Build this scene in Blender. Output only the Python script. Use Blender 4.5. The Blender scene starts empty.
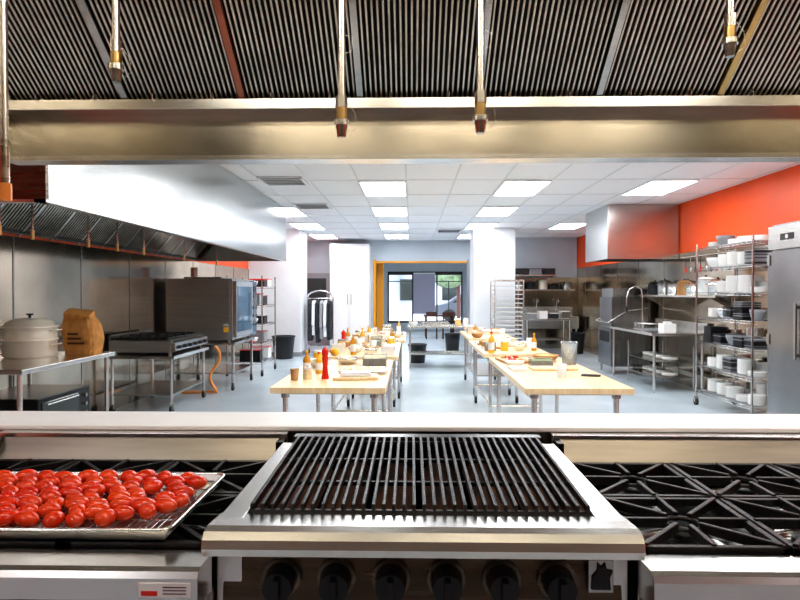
import bpy, math, random
from mathutils import Vector, Matrix, Euler
random.seed(11)
S = bpy.context.scene
S.view_settings.view_transform = 'Standard'
for lk in ('Medium High Contrast','None'):
    try:
        S.view_settings.look = lk; break
    except Exception as e: pass
S.view_settings.exposure = 0.3

# ------------------------------------------------------------------ materials
def mat(name, col, rough=.5, metal=0, emit=0, bump=0, var=0, scale=20, stretch=(1,1,1), trans=0, col2=None, coat=0, rvar=0, spec=None):
    m = bpy.data.materials.new(name); m.use_nodes = True
    nt = m.node_tree; n = nt.nodes; l = nt.links
    p = n['Principled BSDF']
    p.inputs['Base Color'].default_value = (*col, 1)
    p.inputs['Roughness'].default_value = rough
    p.inputs['Metallic'].default_value = metal
    if spec is not None: p.inputs['Specular IOR Level'].default_value = spec
    if trans: p.inputs['Transmission Weight'].default_value = trans
    if coat: p.inputs['Coat Weight'].default_value = coat
    if emit:
        p.inputs['Emission Color'].default_value = (*col, 1)
        p.inputs['Emission Strength'].default_value = emit
    if var or bump or col2 or rvar:
        tc = n.new('ShaderNodeTexCoord'); mp = n.new('ShaderNodeMapping'); nz = n.new('ShaderNodeTexNoise')
        mp.inputs['Scale'].default_value = stretch
        nz.inputs['Scale'].default_value = scale
        nz.inputs['Detail'].default_value = 4
        l.new(tc.outputs['Object'], mp.inputs[0]); l.new(mp.outputs[0], nz.inputs['Vector'])
        if var or col2:
            r = n.new('ShaderNodeValToRGB')
            a = tuple(max(0, c*(1-var)) for c in col); b = col2 if col2 else tuple(min(1, c*(1+var)) for c in col)
            r.color_ramp.elements[0].color = (*a, 1); r.color_ramp.elements[1].color = (*b, 1)
            r.color_ramp.elements[0].position = .35; r.color_ramp.elements[1].position = .65
            l.new(nz.outputs['Fac'], r.inputs[0]); l.new(r.outputs[0], p.inputs['Base Color'])
        if rvar:
            mr = n.new('ShaderNodeMapRange')
            mr.inputs['To Min'].default_value = max(.02, rough-rvar); mr.inputs['To Max'].default_value = rough+rvar
            l.new(nz.outputs['Fac'], mr.inputs[0]); l.new(mr.outputs[0], p.inputs['Roughness'])
        if bump:
            bp = n.new('ShaderNodeBump'); bp.inputs['Strength'].default_value = bump; bp.inputs['Distance'].default_value = .01
            l.new(nz.outputs['Fac'], bp.inputs['Height']); l.new(bp.outputs[0], p.inputs['Normal'])
    return m

STEEL = mat('stainless', (.50,.49,.465), .24, 1, var=.06, scale=3, stretch=(1,1,30), rvar=.05)
STEELW = mat('stainless_warm', (.48,.445,.38), .26, 1, var=.14, scale=2.5, stretch=(1,1,14), rvar=.08)
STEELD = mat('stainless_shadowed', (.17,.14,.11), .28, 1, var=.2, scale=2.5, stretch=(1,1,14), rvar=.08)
STEELG = mat('stainless_riser', (.46,.42,.36), .36, 1, var=.10, scale=2.5, stretch=(1,1,14), rvar=.08)
STEELO = mat('stainless_oven', (.56,.56,.56), .34, 1, var=.06, scale=2, stretch=(1,1,14), rvar=.06)
STEELCAN = mat('stainless_canopy', (.66,.62,.545), .22, 1, var=.10, scale=1.3, stretch=(1,1,5), rvar=.10)
STEELH = mat('stainless_hood', (.58,.60,.60), .23, 1, var=.08, scale=1.2, stretch=(1,.4,3), rvar=.07, bump=.04)
STEELWALL = mat('stainless_wallpanel', (.50,.43,.345), .13, 1, var=.16, scale=1.3, stretch=(1,1,1), rvar=.06, bump=.06)
STEELB = mat('stainless_bright', (.80,.79,.765), .24, 1, var=.04, scale=6)
STEELF = mat('stainless_fridge', (.36,.36,.36), .24, 1, var=.12, scale=2, stretch=(30,1,1), rvar=.05)
CHROME = mat('chrome_wire', (.70,.70,.71), .15, 1)
BRASS = mat('brass_nozzle', (.60,.42,.18), .28, 1)
COPPER = mat('copper_hose', (.95,.36,.09), .35, .3)
REDREFL = mat('painted_red_reflection', (.45,.16,.10), .3, .9)  # brown-red reflection on a steel divider, put into its colour
IRON = mat('cast_iron', (.011,.010,.010), .36, 0, bump=.25, scale=120)
BLACK = mat('black_enamel', (.008,.008,.009), .25)
BLACKM = mat('black_plastic', (.015,.015,.017), .45)
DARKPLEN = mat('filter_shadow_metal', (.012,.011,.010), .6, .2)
BAFFLE = mat('baffle_steel', (.58,.54,.46), .26, 1, var=.15, scale=8)
GLOWTONE = mat('burner_radiant', (.06,.035,.025), .55, .3, col2=(.32,.13,.06), scale=6)  # rust-orange glow beneath the grate is put into the radiants' colour
WHITE = mat('white_paint', (.84,.86,.89), .5, var=.02, scale=3)
WHITEG = mat('white_glazed', (.88,.88,.86), .18)
QUARTZ = mat('white_solid_surface', (.97,.97,.97), .38, var=.02, scale=10)
CEIL = mat('ceiling_tile', (.88,.90,.93), .8, bump=.1, scale=120, var=.02)
GRID = mat('ceiling_tbar', (.70,.73,.76), .5)
ORANGE = mat('orange_paint', (.90,.105,.012), .45, var=.04, scale=2)
YELLOW = mat('amber_paint', (.85,.36,.03), .5)
GREYW = mat('grey_blue_paint', (.50,.56,.62), .6, var=.03, scale=2)
LILAC = mat('lilac_blind', (.45,.44,.56), .7)
TAN = mat('rear_wall_beige', (.33,.28,.21), .6, var=.1, scale=2)
FLOORM = mat('epoxy_floor', (.60,.70,.77), .2, var=.05, scale=1.5, rvar=.06)
WOOD = mat('maple_butcher_block', (.90,.66,.37), .3, col2=(.97,.78,.50), scale=3, stretch=(14,.8,1))
WOODD = mat('acacia_wood', (.40,.19,.06), .4, col2=(.60,.33,.13), scale=5, stretch=(1,6,1))
TABLEDK = mat('dark_wood', (.10,.03,.02), .4)
PAPER = mat('kraft_paper', (.60,.29,.08), .85, bump=.6, scale=14, var=.15)
INK = mat('printed_ink', (.10,.05,.03), .8)
ALU = mat('aluminium_pot', (.95,.88,.74), .4, .25, var=.04, scale=4)
PANALU = mat('aluminium_pan', (.62,.60,.56), .3, 1, rvar=.06, scale=10)
TOM = mat('tomato_skin', (.74,.025,.005), .2, coat=.3, col2=(.88,.08,.010), scale=9)
REDM = mat('red_lacquer', (.72,.03,.015), .2)
GREEN = mat('leaf_green', (.12,.33,.05), .5, var=.4, scale=30)
YEL = mat('mustard_yellow', (.92,.50,.04), .35)
BLUEF = mat('blue_film_glass', (.10,.22,.34), .12, .3, coat=.5)
BLUE = mat('blue_plastic', (.04,.16,.5), .4)
OIL = mat('amber_oil', (.85,.42,.04), .1, trans=.3)
PLAST = mat('clear_plastic', (.80,.84,.86), .12, trans=.75)
LABEL = mat('label_white', (.85,.85,.85), .5)
LIGHTM = mat('light_diffuser', (.97,.98,1), .5, emit=9.5)
ADDLIGHT = mat('added_hood_light', (1,.90,.75), .5, emit=14)  # lens of the unseen lights added inside the hood
FOOD = mat('bread_food', (.70,.36,.10), .6, col2=(.85,.62,.26), scale=25)
CREAM = mat('cream_food', (.85,.72,.44), .6, var=.2, scale=18)
RUBBER = mat('rubber', (.03,.03,.03), .6)
GREYP = mat('grey_plastic', (.30,.31,.33), .4)
CLOTH = mat('dark_cloth', (.03,.032,.04), .9, var=.4, scale=12)
GLASSD = mat('dark_glass', (.05,.06,.06), .06, .2)
PAVE = mat('pavement', (.6,.6,.6), .8, var=.1, scale=2)
FACADE = mat('street_facade', (.42,.47,.55), .8, var=.4, scale=.4)
FOL = mat('street_tree', (.14,.20,.12), .8, var=.4, scale=4)
CARB = mat('car_paint_grey', (.12,.14,.18), .25)

# ------------------------------------------------------------------ builder
class B:
    def __init__(s, name): s.name=name; s.v=[]; s.f=[]; s.m=[]; s.s=[]; s.mats=[]
    def mi(s, m):
        if m not in s.mats: s.mats.append(m)
        return s.mats.index(m)
    def add(s, vs, fs, m, smooth=False):
        o=len(s.v); s.v += [tuple(v) for v in vs]; k=s.mi(m)
        for f in fs: s.f.append([i+o for i in f]); s.m.append(k); s.s.append(smooth)
    def box(s,x0,x1,y0,y1,z0,z1,m):
        if x0>x1:x0,x1=x1,x0
        if y0>y1:y0,y1=y1,y0
        if z0>z1:z0,z1=z1,z0
        vs=[(x0,y0,z0),(x1,y0,z0),(x1,y1,z0),(x0,y1,z0),(x0,y0,z1),(x1,y0,z1),(x1,y1,z1),(x0,y1,z1)]
        s.add(vs,[(3,2,1,0),(4,5,6,7),(0,1,5,4),(1,2,6,5),(2,3,7,6),(3,0,4,7)],m)
    def obox(s,c,size,eul,m):
        R=Euler(eul).to_matrix(); c=Vector(c); a,b,d=[k/2 for k in size]
        vs=[c+R@Vector(p) for p in [(-a,-b,-d),(a,-b,-d),(a,b,-d),(-a,b,-d),(-a,-b,d),(a,-b,d),(a,b,d),(-a,b,d)]]
        s.add(vs,[(3,2,1,0),(4,5,6,7),(0,1,5,4),(1,2,6,5),(2,3,7,6),(3,0,4,7)],m)
    def cyl(s,p0,p1,r,m,r2=None,n=14):
        p0=Vector(p0);p1=Vector(p1); r2=r if r2 is None else r2
        q=(p1-p0).to_track_quat('Z','Y').to_matrix(); vs=[]
        for p,rr in ((p0,r),(p1,r2)):
            for i in range(n):
                a=2*math.pi*i/n; vs.append(p+q@Vector((rr*math.cos(a),rr*math.sin(a),0)))
        s.add(vs,[(i,(i+1)%n,n+(i+1)%n,n+i) for i in range(n)],m,True)
        s.add(vs,[tuple(range(n-1,-1,-1)),tuple(range(n,2*n))],m)
    def lathe(s,cx,cy,prof,m,n=24,cz=0):
        vs=[];fs=[]
        for r,z in prof:
            for i in range(n):
                a=2*math.pi*i/n; vs.append((cx+r*math.cos(a),cy+r*math.sin(a),cz+z))
        for j in range(len(prof)-1):
            for i in range(n):
                fs.append((j*n+i,j*n+(i+1)%n,(j+1)*n+(i+1)%n,(j+1)*n+i))
        s.add(vs,fs,m,True)
        if prof[0][0]>.0005: s.add([vs[i] for i in range(n)],[tuple(range(n-1,-1,-1))],m)
        if prof[-1][0]>.0005: s.add([vs[(len(prof)-1)*n+i] for i in range(n)],[tuple(range(n))],m)
    def tube(s,pts,r,m,n=8,closed=False):
        pts=[Vector(p) for p in pts]; vs=[];fs=[];k=len(pts)
        up=Vector((0,0,1)); nprev=None
        for j,p in enumerate(pts):
            a=pts[(j-1)%k] if (closed or j>0) else p; b=pts[(j+1)%k] if (closed or j<k-1) else p
            t=(b-a).normalized()
            if nprev is None:
                nn=t.cross(up); 
                if nn.length<.01: nn=t.cross(Vector((1,0,0)))
            else: nn=nprev-t*nprev.dot(t)
            nn.normalize(); nprev=nn; bb=t.cross(nn)
            for i in range(n):
                an=2*math.pi*i/n; vs.append(p+nn*r*math.cos(an)+bb*r*math.sin(an))
        for j in range(k if closed else k-1):
            for i in range(n):
                a=j*n;b=((j+1)%k)*n
                fs.append((a+i,a+(i+1)%n,b+(i+1)%n,b+i))
        s.add(vs,fs,m,True)
        if not closed: s.add(vs,[tuple(range(n-1,-1,-1)),tuple(range((k-1)*n,k*n))],m)
    def ring(s,c,r,t,m,axis='Z',n=20):
        c=Vector(c); pts=[]
        for i in range(n):
            a=2*math.pi*i/n; u,v=r*math.cos(a),r*math.sin(a)
            pts.append(c+(Vector((u,v,0)) if axis=='Z' else Vector((0,u,v)) if axis=='X' else Vector((u,0,v))))
        s.tube(pts,t,m,6,True)
    def ell(s,c,rad,m,eul=(0,0,0),nu=14,nv=9,flat=-1):
        R=Euler(eul).to_matrix(); c=Vector(c); vs=[];fs=[]
        for j in range(nv+1):
            ph=-math.pi/2+math.pi*j/nv
            for i in range(nu):
                a=2*math.pi*i/nu
                z=max(math.sin(ph),flat)
                vs.append(c+R@Vector((rad[0]*math.cos(ph)*math.cos(a),rad[1]*math.cos(ph)*math.sin(a),rad[2]*z)))
        for j in range(nv):
            for i in range(nu): fs.append((j*nu+i,j*nu+(i+1)%nu,(j+1)*nu+(i+1)%nu,(j+1)*nu+i))
        s.add(vs,fs,m,True)
    def prismX(s,prof,x0,x1,m):
        n=len(prof); vs=[(x0,y,z) for y,z in prof]+[(x1,y,z) for y,z in prof]
        s.add(vs,[(i,(i+1)%n,n+(i+1)%n,n+i) for i in range(n)]+[tuple(range(n-1,-1,-1)),tuple(range(n,2*n))],m)
    def prismY(s,prof,y0,y1,m):
        n=len(prof); vs=[(x,y0,z) for x,z in prof]+[(x,y1,z) for x,z in prof]
        s.add(vs,[(i,(i+1)%n,n+(i+1)%n,n+i) for i in range(n)]+[tuple(range(n-1,-1,-1)),tuple(range(n,2*n))],m)
    def caster(s,x,y,r=.05):
        s.cyl((x-.015,y,r),(x+.015,y,r),r,RUBBER,n=14)
        s.box(x-.022,x+.022,y-.02,y+.02,r,r*2+.02,STEEL)
    def done(s,bevel=0,seg=2):
        me=bpy.data.meshes.new(s.name)
        xs=[v[0] for v in s.v]; ys=[v[1] for v in s.v]; zs=[v[2] for v in s.v]
        o=Vector(((min(xs)+max(xs))/2,(min(ys)+max(ys))/2,min(zs)))
        me.from_pydata([Vector(v)-o for v in s.v],[],s.f)
        for m in s.mats: me.materials.append(m)
        me.polygons.foreach_set('material_index',s.m)
        me.polygons.foreach_set('use_smooth',s.s); me.update()
        ob=bpy.data.objects.new(s.name,me); ob.location=o
        bpy.context.collection.objects.link(ob)
        if bevel:
            b=ob.modifiers.new('bevel','BEVEL'); b.width=bevel; b.segments=seg; b.limit_method='ANGLE'; b.angle_limit=math.radians(50)
        return ob

# ------------------------------------------------------------------ room shell
XL,XR,YB,YE,H = -3.95,4.55,-2.6,17.5,3.05
b=B('floor'); b.box(-4.2,4.8,YB-.2,24.2,-.12,0,FLOORM); b.done()
b=B('ceiling'); b.box(-4.2,4.8,YB-.2,24.2,H,H+.15,CEIL); b.done()
b=B('wall_left'); b.box(XL-.15,XL,YB,YE,0,H,ORANGE); b.done()
b=B('wall_panel_left')
for k in range(10):
    y0=2.2+k*1.22
    b.box(XL,XL+.012,y0,y0+1.21,0,2.10,STEELWALL); b.box(XL,XL+.018,y0+1.205,y0+1.225,0,2.10,STEEL)
b.done()
b=B('wall_right'); b.box(XR,XR+.15,YB,YE,0,H,ORANGE); b.done()
b=B('wall_panel_right')
for k in range(11):
    y0=3.6+k*1.22
    b.box(XR-.012,XR,y0,y0+1.21,0,2.2,STEELWALL); b.box(XR-.018,XR,y0+1.205,y0+1.225,0,2.2,STEEL)
b.done()
b=B('wall_rear'); b.box(XL-.15,XR+.15,YB-.15,YB,0,H,TAN); b.done()
b=B('wall_far')
b.box(XL-.15,-1.05,YE,YE+.2,0,H,GREYW); b.box(1.6,XR+.15,YE,YE+.2,0,H,GREYW); b.box(-1.05,1.6,YE,YE+.2,2.42,H,GREYW)
b.done()
b=B('trim_opening'); b.box(-1.13,-1.05,YE-.02,YE+.22,0,2.5,YELLOW); b.box(1.6,1.66,YE-.02,YE+.22,0,2.5,GREYP); b.box(-1.05,1.6,YE-.02,YE+.22,2.40,2.45,YELLOW)
b.done(.005)
b=B('wall_divider'); b.box(2.4,XR-.02,16.6,16.8,0,H,GREYW); b.box(2.4,XR-.02,16.585,16.6,0,1.95,STEELWALL); b.done()
b=B('column'); b.box(XL,-2.68,14.4,15.3,0,H,WHITE); b.box(XL,-2.665,14.385,15.3,0,.1,GREYP); b.done(.01)
b=B('column'); b.box(1.45,2.4,14.0,15.0,0,H,WHITE); b.box(1.435,2.415,13.985,15.0,0,.1,GREYP); b.done(.01)
b=B('trim_ceiling_grid')
x=-.4+.325-.65*6
while x<XR:
    if x>XL: b.box(x-.010,x+.010,YB,YE,H-.006,H,GRID)
    x+=.65
y=8.65-.6125-1.225*8
while y<YE:
    if y>YB: b.box(XL,XR,y-.012,y+.012,H-.0055,H,GRID)
    y+=1.225
b.done()
for yy in (-1.15,3.75,6.2,8.65,11.1,13.55,16.0):
    for xx in (-2.35,-.4,1.55,3.5):
        if yy<0 and abs(xx)<2: continue
        if xx<-2 and 3<yy<11: continue
        if xx>3 and 10<yy<12.5: continue
        if xx>3 and yy>15: continue
        b=B('ceiling_light_panel')
        b.box(xx-.30,xx+.30,yy-.585,yy+.585,H-.02,H-.008,LIGHTM)
        for sx in (-1,1): b.box(xx+sx*.30,xx+sx*.315,yy-.60,yy+.60,H-.028,H-.004,WHITE)
        for sy in (-1,1): b.box(xx-.30,xx+.30,yy+sy*.585,yy+sy*.60,H-.028,H-.004,WHITE)
        b.done()
def vent(x,y):
    b=B('ceiling_air_vent'); b.box(x-.3,x+.3,y-.3,y+.3,H-.014,H-.007,WHITE)
    for k in range(5): b.obox((x,y-.22+k*.11,H-.020),(.52,.022,.006),(.4,0,0),GREYP)
    for sx in (-1,1): b.box(x+sx*.28-.015,x+sx*.28+.015,y-.3,y+.3,H-.035,H-.012,WHITE)
    b.done()
vent(-1.72,8.05); vent(-1.72,10.4); vent(.9,14.7)

# far room
b=B('wall_far_room_left'); b.box(-3.2,-3.05,17.7,23.5,0,H,GREYW); b.done()
b=B('wall_far_room_right'); b.box(3.4,3.55,17.7,23.5,0,H,GREYW); b.done()
b=B('wall_street'); b.box(-3.2,-.95,23.5,23.7,0,H,GREYW); b.box(1.95,3.55,23.5,23.7,0,H,GREYW); b.box(-.95,1.95,23.5,23.7,2.35,H,GREYW); b.box(-.95,1.95,23.5,23.7,0,.35,GREYW); b.done()
b=B('window_1')
for x in (-.95,0.,.95,1.92): b.box(x,x+.05,23.48,23.6,.35,2.35,BLACKM)
b.box(-.95,1.95,23.48,23.6,.35,.42,BLACKM); b.box(-.95,1.95,23.48,23.6,2.22,2.35,BLACKM); b.box(-.95,1.95,23.48,23.6,1.95,1.98,BLACKM)
b.box(1.42,1.45,23.5,23.58,.42,1.95,BLACKM)
b.done()
b=B('window_blind'); b.box(.05,.9,23.42,23.44,.7,2.27,LILAC); b.cyl((.05,23.43,2.28),(.9,23.43,2.28),.03,WHITE); b.done()
b=B('pillar_amber'); b.box(-1.3,-.88,18.3,18.8,0,H,YELLOW); b.done()
for xx in (-.4,1.3):
    b=B('ceiling_light_panel'); b.box(xx-.30,xx+.30,20-.585,20+.585,H-.02,H-.001,LIGHTM); b.box(xx-.32,xx+.32,20-.6,20+.6,H-.012,H-.0005,WHITE); b.done()
b=B('dining_table'); b.box(.4,1.4,20.2,21.0,.72,.77,TABLEDK)
for x in (.45,1.33):
    for y in (20.25,20.93): b.box(x,x+.05,y,y+.05,0,.72,TABLEDK)
b.done(.005)
for cx in (.65,1.2):
    b=B('dining_chair'); b.box(cx-.2,cx+.2,19.7,20.1,.43,.47,TABLEDK)
    for x in (-.19,.15):
        for y in (19.7,20.06): b.box(cx+x,cx+x+.035,y,y+.035,0,.43,TABLEDK)
    b.box(cx-.19,cx-.155,19.7,19.735,.47,.9,TABLEDK); b.box(cx+.155,cx+.19,19.7,19.735,.47,.9,TABLEDK); b.box(cx-.19,cx+.19,19.705,19.73,.75,.9,TABLEDK); b.done()
b=B('pavement_ground'); b.box(-20,20,24.2,45,-.15,-.03,PAVE); b.done()
b=B('street_building'); b.box(-14,14,40,44,-.03,4.2,FACADE)
for k in range(9):
    b.box(-12+k*2.8,-10.8+k*2.8,39.9,40,1,2.4,GLASSD)
b.done()
b=B('parked_car')
pr=[(1.2,.25),(5.4,.25),(5.5,.75),(4.7,.9),(4.2,1.38),(2.6,1.42),(1.9,.95),(1.15,.8)]
b.prismY(pr,32.2,33.9,CARB)
b.prismY([(2.15,.98),(2.7,1.34),(4.1,1.32),(4.5,.95)],32.18,33.92,GLASSD)
for xx in (2.0,4.6): b.cyl((xx,32.15,.30),(xx,32.4,.30),.33,RUBBER,n=20); b.cyl((xx,33.7,.30),(xx,33.95,.30),.33,RUBBER,n=20)
b.done(.03)
b=B('street_tree'); b.cyl((2.4,31,-.03),(2.4,31,2.2),.1,TABLEDK)
for k in range(9): b.ell((2.4+random.uniform(-.7,.7),31+random.uniform(-.6,.6),2.6+random.uniform(-.4,.9)),(.6,.6,.5),FOL)
b.done()

# ------------------------------------------------------------------ foreground hood
b=B('exhaust_hood')
HX0,HX1=-1.69,2.25
b.box(HX0,HX1,2.50,2.54,2.105,3.02,STEELCAN)
b.prismX([(2.455,2.093),(2.545,2.093),(2.55,2.105),(2.545,2.118),(2.455,2.112)],HX0,HX1,STEELB)
TZH=2.285
b.prismX([(2.40,TZH),(2.5,TZH),(2.5,TZH+.01),(2.41,TZH+.01),(2.41,TZH+.04),(2.40,TZH+.04)],HX0,HX1,STEELB)
b.box(HX0-.03,HX0,.5,2.54,2.10,3.02,STEELW); b.box(HX1,HX1+.03,.5,2.54,2.10,3.02,STEELW)
b.box(HX0,HX1,.47,.50,2.10,3.02,STEELW); b.box(HX0,HX1,.5,2.5,3.0,3.02,STEELW)
A=math.radians(143.13)
d=Vector((0,-.8,.6)); nrm=Vector((0,-.6,-.8))
base=Vector((0,2.455,TZH+.03)); c0=base+d*.275
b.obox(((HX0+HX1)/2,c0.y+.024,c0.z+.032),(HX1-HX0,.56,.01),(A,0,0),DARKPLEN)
b.box(HX0,HX1,2.0,2.03,2.64,3.0,STEELW)
k=0
xb=-1.633
while xb<HX1-.05:
    k+=1
    b.obox((xb,c0.y-.006,c0.z-.008),(.026,.55,.02),(A,0,0),{3:REDREFL,7:BRASS}.get(k,STEEL))  # steel dividers; the tinted ones have a reflection painted in as colour
    if xb+.475<HX1+.02:
        for e in (0,1):
            cc=base+d*(.012+e*.526)
            b.obox((xb+.2375,cc.y,cc.z),(.45,.022,.03),(A,0,0),BAFFLE)
        nf=22
        for i in range(nf):
            xx=xb+.024+i*(.475-.048)/(nf-1)
            b.cyl((xx,c0.y-d.y*.25,c0.z-d.z*.25),(xx,c0.y+d.y*.25,c0.z+d.z*.25),.0062,BAFFLE,n=6)
        for sx in (.12,.355):
            cc=base+d*.05+nrm*.015
            b.ring((xb+sx,cc.y,cc.z),.018,.0022,STEELB,'X')
    xb+=.475
for x in (-.8,.35,1.5):
    b.box(x-.48,x+.48,.86,1.04,2.94,3.0,STEEL); b.box(x-.46,x+.46,.88,1.02,2.925,2.94,ADDLIGHT)  # added out-of-view lights: brighten the ledge, streak the hood band
ZP=2.72
b.cyl((HX0+.005,1.75,ZP),(2.24,1.75,ZP),.016,STEELB)
def drop(b,x,y,zb,r=.0115,nm=BRASS):
    b.cyl((x,y,ZP),(x,y,zb+.10),r,STEELB)
    b.cyl((x,y,zb+.12),(x,y,zb+.085),.018,STEELB,n=6)
    b.cyl((x,y,zb+.085),(x,y,zb+.04),.016,nm); b.cyl((x,y,zb+.05),(x,y,zb+.035),.023,STEELB,n=8); b.cyl((x,y,zb+.035),(x,y,zb),.018,STEEL,r2=.012)
    b.tube([(x+.018,y,zb+.10),(x+.04,y,zb+.07),(x+.045,y,zb+.03),(x+.02,y,zb+.01)],.0014,STEELB,5)
    b.tube([(x+.0,y,zb+.30),(x+.03,y,zb+.29),(x+.03,y,zb+.25),(x+.0,y,zb+.24)],.0014,STEELB,5)
for x,zb in ((-.867,2.165),(-.205,2.0),(.198,2.01),(.912,2.225)):
    drop(b,x,1.75,zb)
b.tube([(-1.20,1.75,ZP),(-1.20,1.75,2.0)],.0115,STEELB); 
b.cyl((-1.20,1.75,2.0),(-1.20,1.75,1.87),.013,STEELW); b.cyl((-1.20,1.75,1.87),(-1.20,1.75,1.82),.018,COPPER)
hood=b.done(.0012,1)

# ------------------------------------------------------------------ pass ledge (half wall)
b=B('serving_counter')
b.box(-2.3,2.6,1.92,2.10,0,1.106,STEELW); b.box(-2.35,2.65,1.90,2.13,1.106,1.122,QUARTZ)
b.done(.004)

# ------------------------------------------------------------------ ranges
def burner_grate(b,x0,y0,w,d,zt):
    t=.007
    for (a0,a1,c0,c1) in ((x0,x0+w,y0,y0+t*2),(x0,x0+w,y0+d-t*2,y0+d),(x0,x0+t*2,y0,y0+d),(x0+w-t*2,x0+w,y0,y0+d)):
        b.box(a0,a1,c0,c1,zt-.022,zt-.004,IRON)
    cx,cy=x0+w/2,y0+d/2
    for k in range(8):
        a=math.pi*k/4
        r0=.035; r1=(w/2-.005)/max(abs(math.cos(a)),abs(math.sin(a)))*(1 if k%2==0 else .97)
        m=(r0+r1)/2
        b.obox((cx+m*math.cos(a),cy+m*math.sin(a)*d/w,zt-.011),(r1-r0,.011,.022),(0,0,math.atan2(math.sin(a)*d/w,math.cos(a))),IRON)
    b.ring((cx,cy,zt-.014),.037,.006,IRON)
    b.lathe(cx,cy,[(.05,-.06),(.05,-.045),(.03,-.04),(.03,-.03),(.012,-.025),(0,-.025)],IRON,cz=zt,n=18)
    b.lathe(cx,cy,[(.095,-.072),(.10,-.06),(.085,-.062),(.08,-.07)],STEELB,cz=zt,n=22)
def kitchen_range(x0,x1,label=False):
    b=B('gas_range')
    zt=1.04
    b.box(x0,x1,1.16,1.83,.15,.965,STEEL)
    b.box(x0+.012,x1-.012,1.17,1.80,.965,.975,BLACK)
    for xs in (x0,x1-.012): b.box(xs,xs+.012,1.16,1.80,.965,1.03,STEEL)
    b.prismX([(1.175,1.038),(1.10,1.04),(1.088,1.036),(1.082,1.025),(1.082,.985),(1.09,.975),(1.16,.965),(1.175,.965)],x0,x1,STEELB)
    b.box(x0+.005,x1-.005,1.115,1.16,.80,.965,STEEL)
    for k in range(6):
        kx=x0+.09+k*(x1-x0-.18)/5
        b.cyl((kx,1.115,.88),(kx,1.08,.88),.028,BLACKM,r2=.022,n=18); b.box(kx-.005,kx+.005,1.07,1.085,.86,.90,BLACKM)
    b.box(x0+.03,x1-.03,1.125,1.16,.25,.77,STEEL); b.box(x0+.2,x1-.2,1.12,1.127,.38,.62,GLASSD)
    b.cyl((x0+.1,1.07,.72),(x1-.1,1.07,.72),.014,STEELB)
    for kx in (x0+.12,x1-.12): b.cyl((kx,1.07,.72),(kx,1.13,.72),.01,STEELB)
    for kx in (x0+.06,x1-.06):
        for ky in (1.22,1.77): b.cyl((kx,ky,0),(kx,ky,.15),.025,STEEL)
    b.prismX([(1.822,.965),(1.865,.965),(1.885,1.105),(1.868,1.105),(1.822,1.03)],x0,x1,STEELG)
    b.box(x0,x1,1.858,1.895,1.095,1.107,STEELB); b.box(x0,x1,1.79,1.822,.965,1.035,BLACK)
    for xs in (x0,x1-.02): b.box(xs,xs+.02,1.80,1.86,1.03,1.096,BLACK)
    n=3; w=(x1-x0-.03)/n
    for i in range(n):
        for j in range(2):
            burner_grate(b,x0+.015+i*w+.003,1.185+j*.298,w-.006,.29,zt+.012)
    if label:
        b.box(-.50,-.405,1.0795,1.082,.992,1.018,LABEL); b.box(-.495,-.465,1.0785,1.0796,.995,1.004,REDM)
        for k in range(3): b.box(-.455,-.412,1.0785,1.0796,.998+k*.006,1.000+k*.006,INK)
    return b.done(.002)
kitchen_range(-1.305,-.392,True)
kitchen_range(.436,1.349)
# ------------------------------------------------------------------ charbroiler
b=B('charbroiler')
CX0,CX1=-.388,.424; gx0,gx1=-.338,.368
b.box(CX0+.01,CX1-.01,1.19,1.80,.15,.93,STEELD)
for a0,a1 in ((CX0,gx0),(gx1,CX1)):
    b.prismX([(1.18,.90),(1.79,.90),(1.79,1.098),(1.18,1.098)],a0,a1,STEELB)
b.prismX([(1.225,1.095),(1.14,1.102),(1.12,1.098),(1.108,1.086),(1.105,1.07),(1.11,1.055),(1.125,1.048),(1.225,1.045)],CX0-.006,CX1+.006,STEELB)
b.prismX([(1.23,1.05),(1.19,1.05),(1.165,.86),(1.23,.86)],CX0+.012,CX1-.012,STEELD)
for k in range(6):
    kx=-.258+k*.1085
    b.cyl((kx,1.18,.985),(kx,1.13,.985),.032,BLACK,r2=.028,n=24); b.box(kx-.006,kx+.006,1.118,1.135,.965,1.005,BLACK)
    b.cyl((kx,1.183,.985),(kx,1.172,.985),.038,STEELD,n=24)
b.box(.343,.392,1.166,1.175,.965,1.03,STEEL)
prof=[(.348,.972),(.386,.972),(.384,.995),(.390,1.01),(.378,1.012),(.375,1.026),(.368,1.018),(.360,1.026),(.359,1.01),(.349,.998)]
b.prismY(prof,1.162,1.167,BLACK)
b.box(CX0+.03,.02,1.17,1.19,.22,.83,STEEL); b.box(.04,CX1-.03,1.17,1.19,.22,.83,STEEL)
for kx in (-.03,.09): b.cyl((kx,1.14,.55),(kx,1.14,.75),.01,STEELB)
for kx in (CX0+.06,CX1-.06):
    for ky in (1.26,1.74): b.cyl((kx,ky,0),(kx,ky,.15),.025,STEEL)
b.box(gx0,gx1,1.23,1.78,.93,.95,BLACK); b.box(gx0,gx1,1.76,1.79,.93,1.105,BLACK)
for k in range(6):
    rx=gx0+.06+k*.118
    b.prismY([(rx-.05,1.03),(rx,1.075),(rx+.05,1.03),(rx+.045,1.025),(rx,1.065),(rx-.045,1.025)],1.25,1.74,GLOWTONE)
ya,za,yb_,zb_=1.225,1.106,1.745,1.121
ang=math.atan2(zb_-za,yb_-ya); ln=math.hypot(yb_-ya,zb_-za)
nb=34
for k in range(nb):
    gx=gx0+.008+k*(gx1-gx0-.016)/(nb-1)
    b.obox((gx,(ya+yb_)/2,(za+zb_)/2),(.0078,ln,.016),(ang,0,0),IRON)
for f in (.01,.34,.67,.99):
    b.obox(((gx0+gx1)/2,ya+(yb_-ya)*f,za+(zb_-za)*f-.010),(gx1-gx0,.010,.010),(ang,0,0),IRON)
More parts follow.
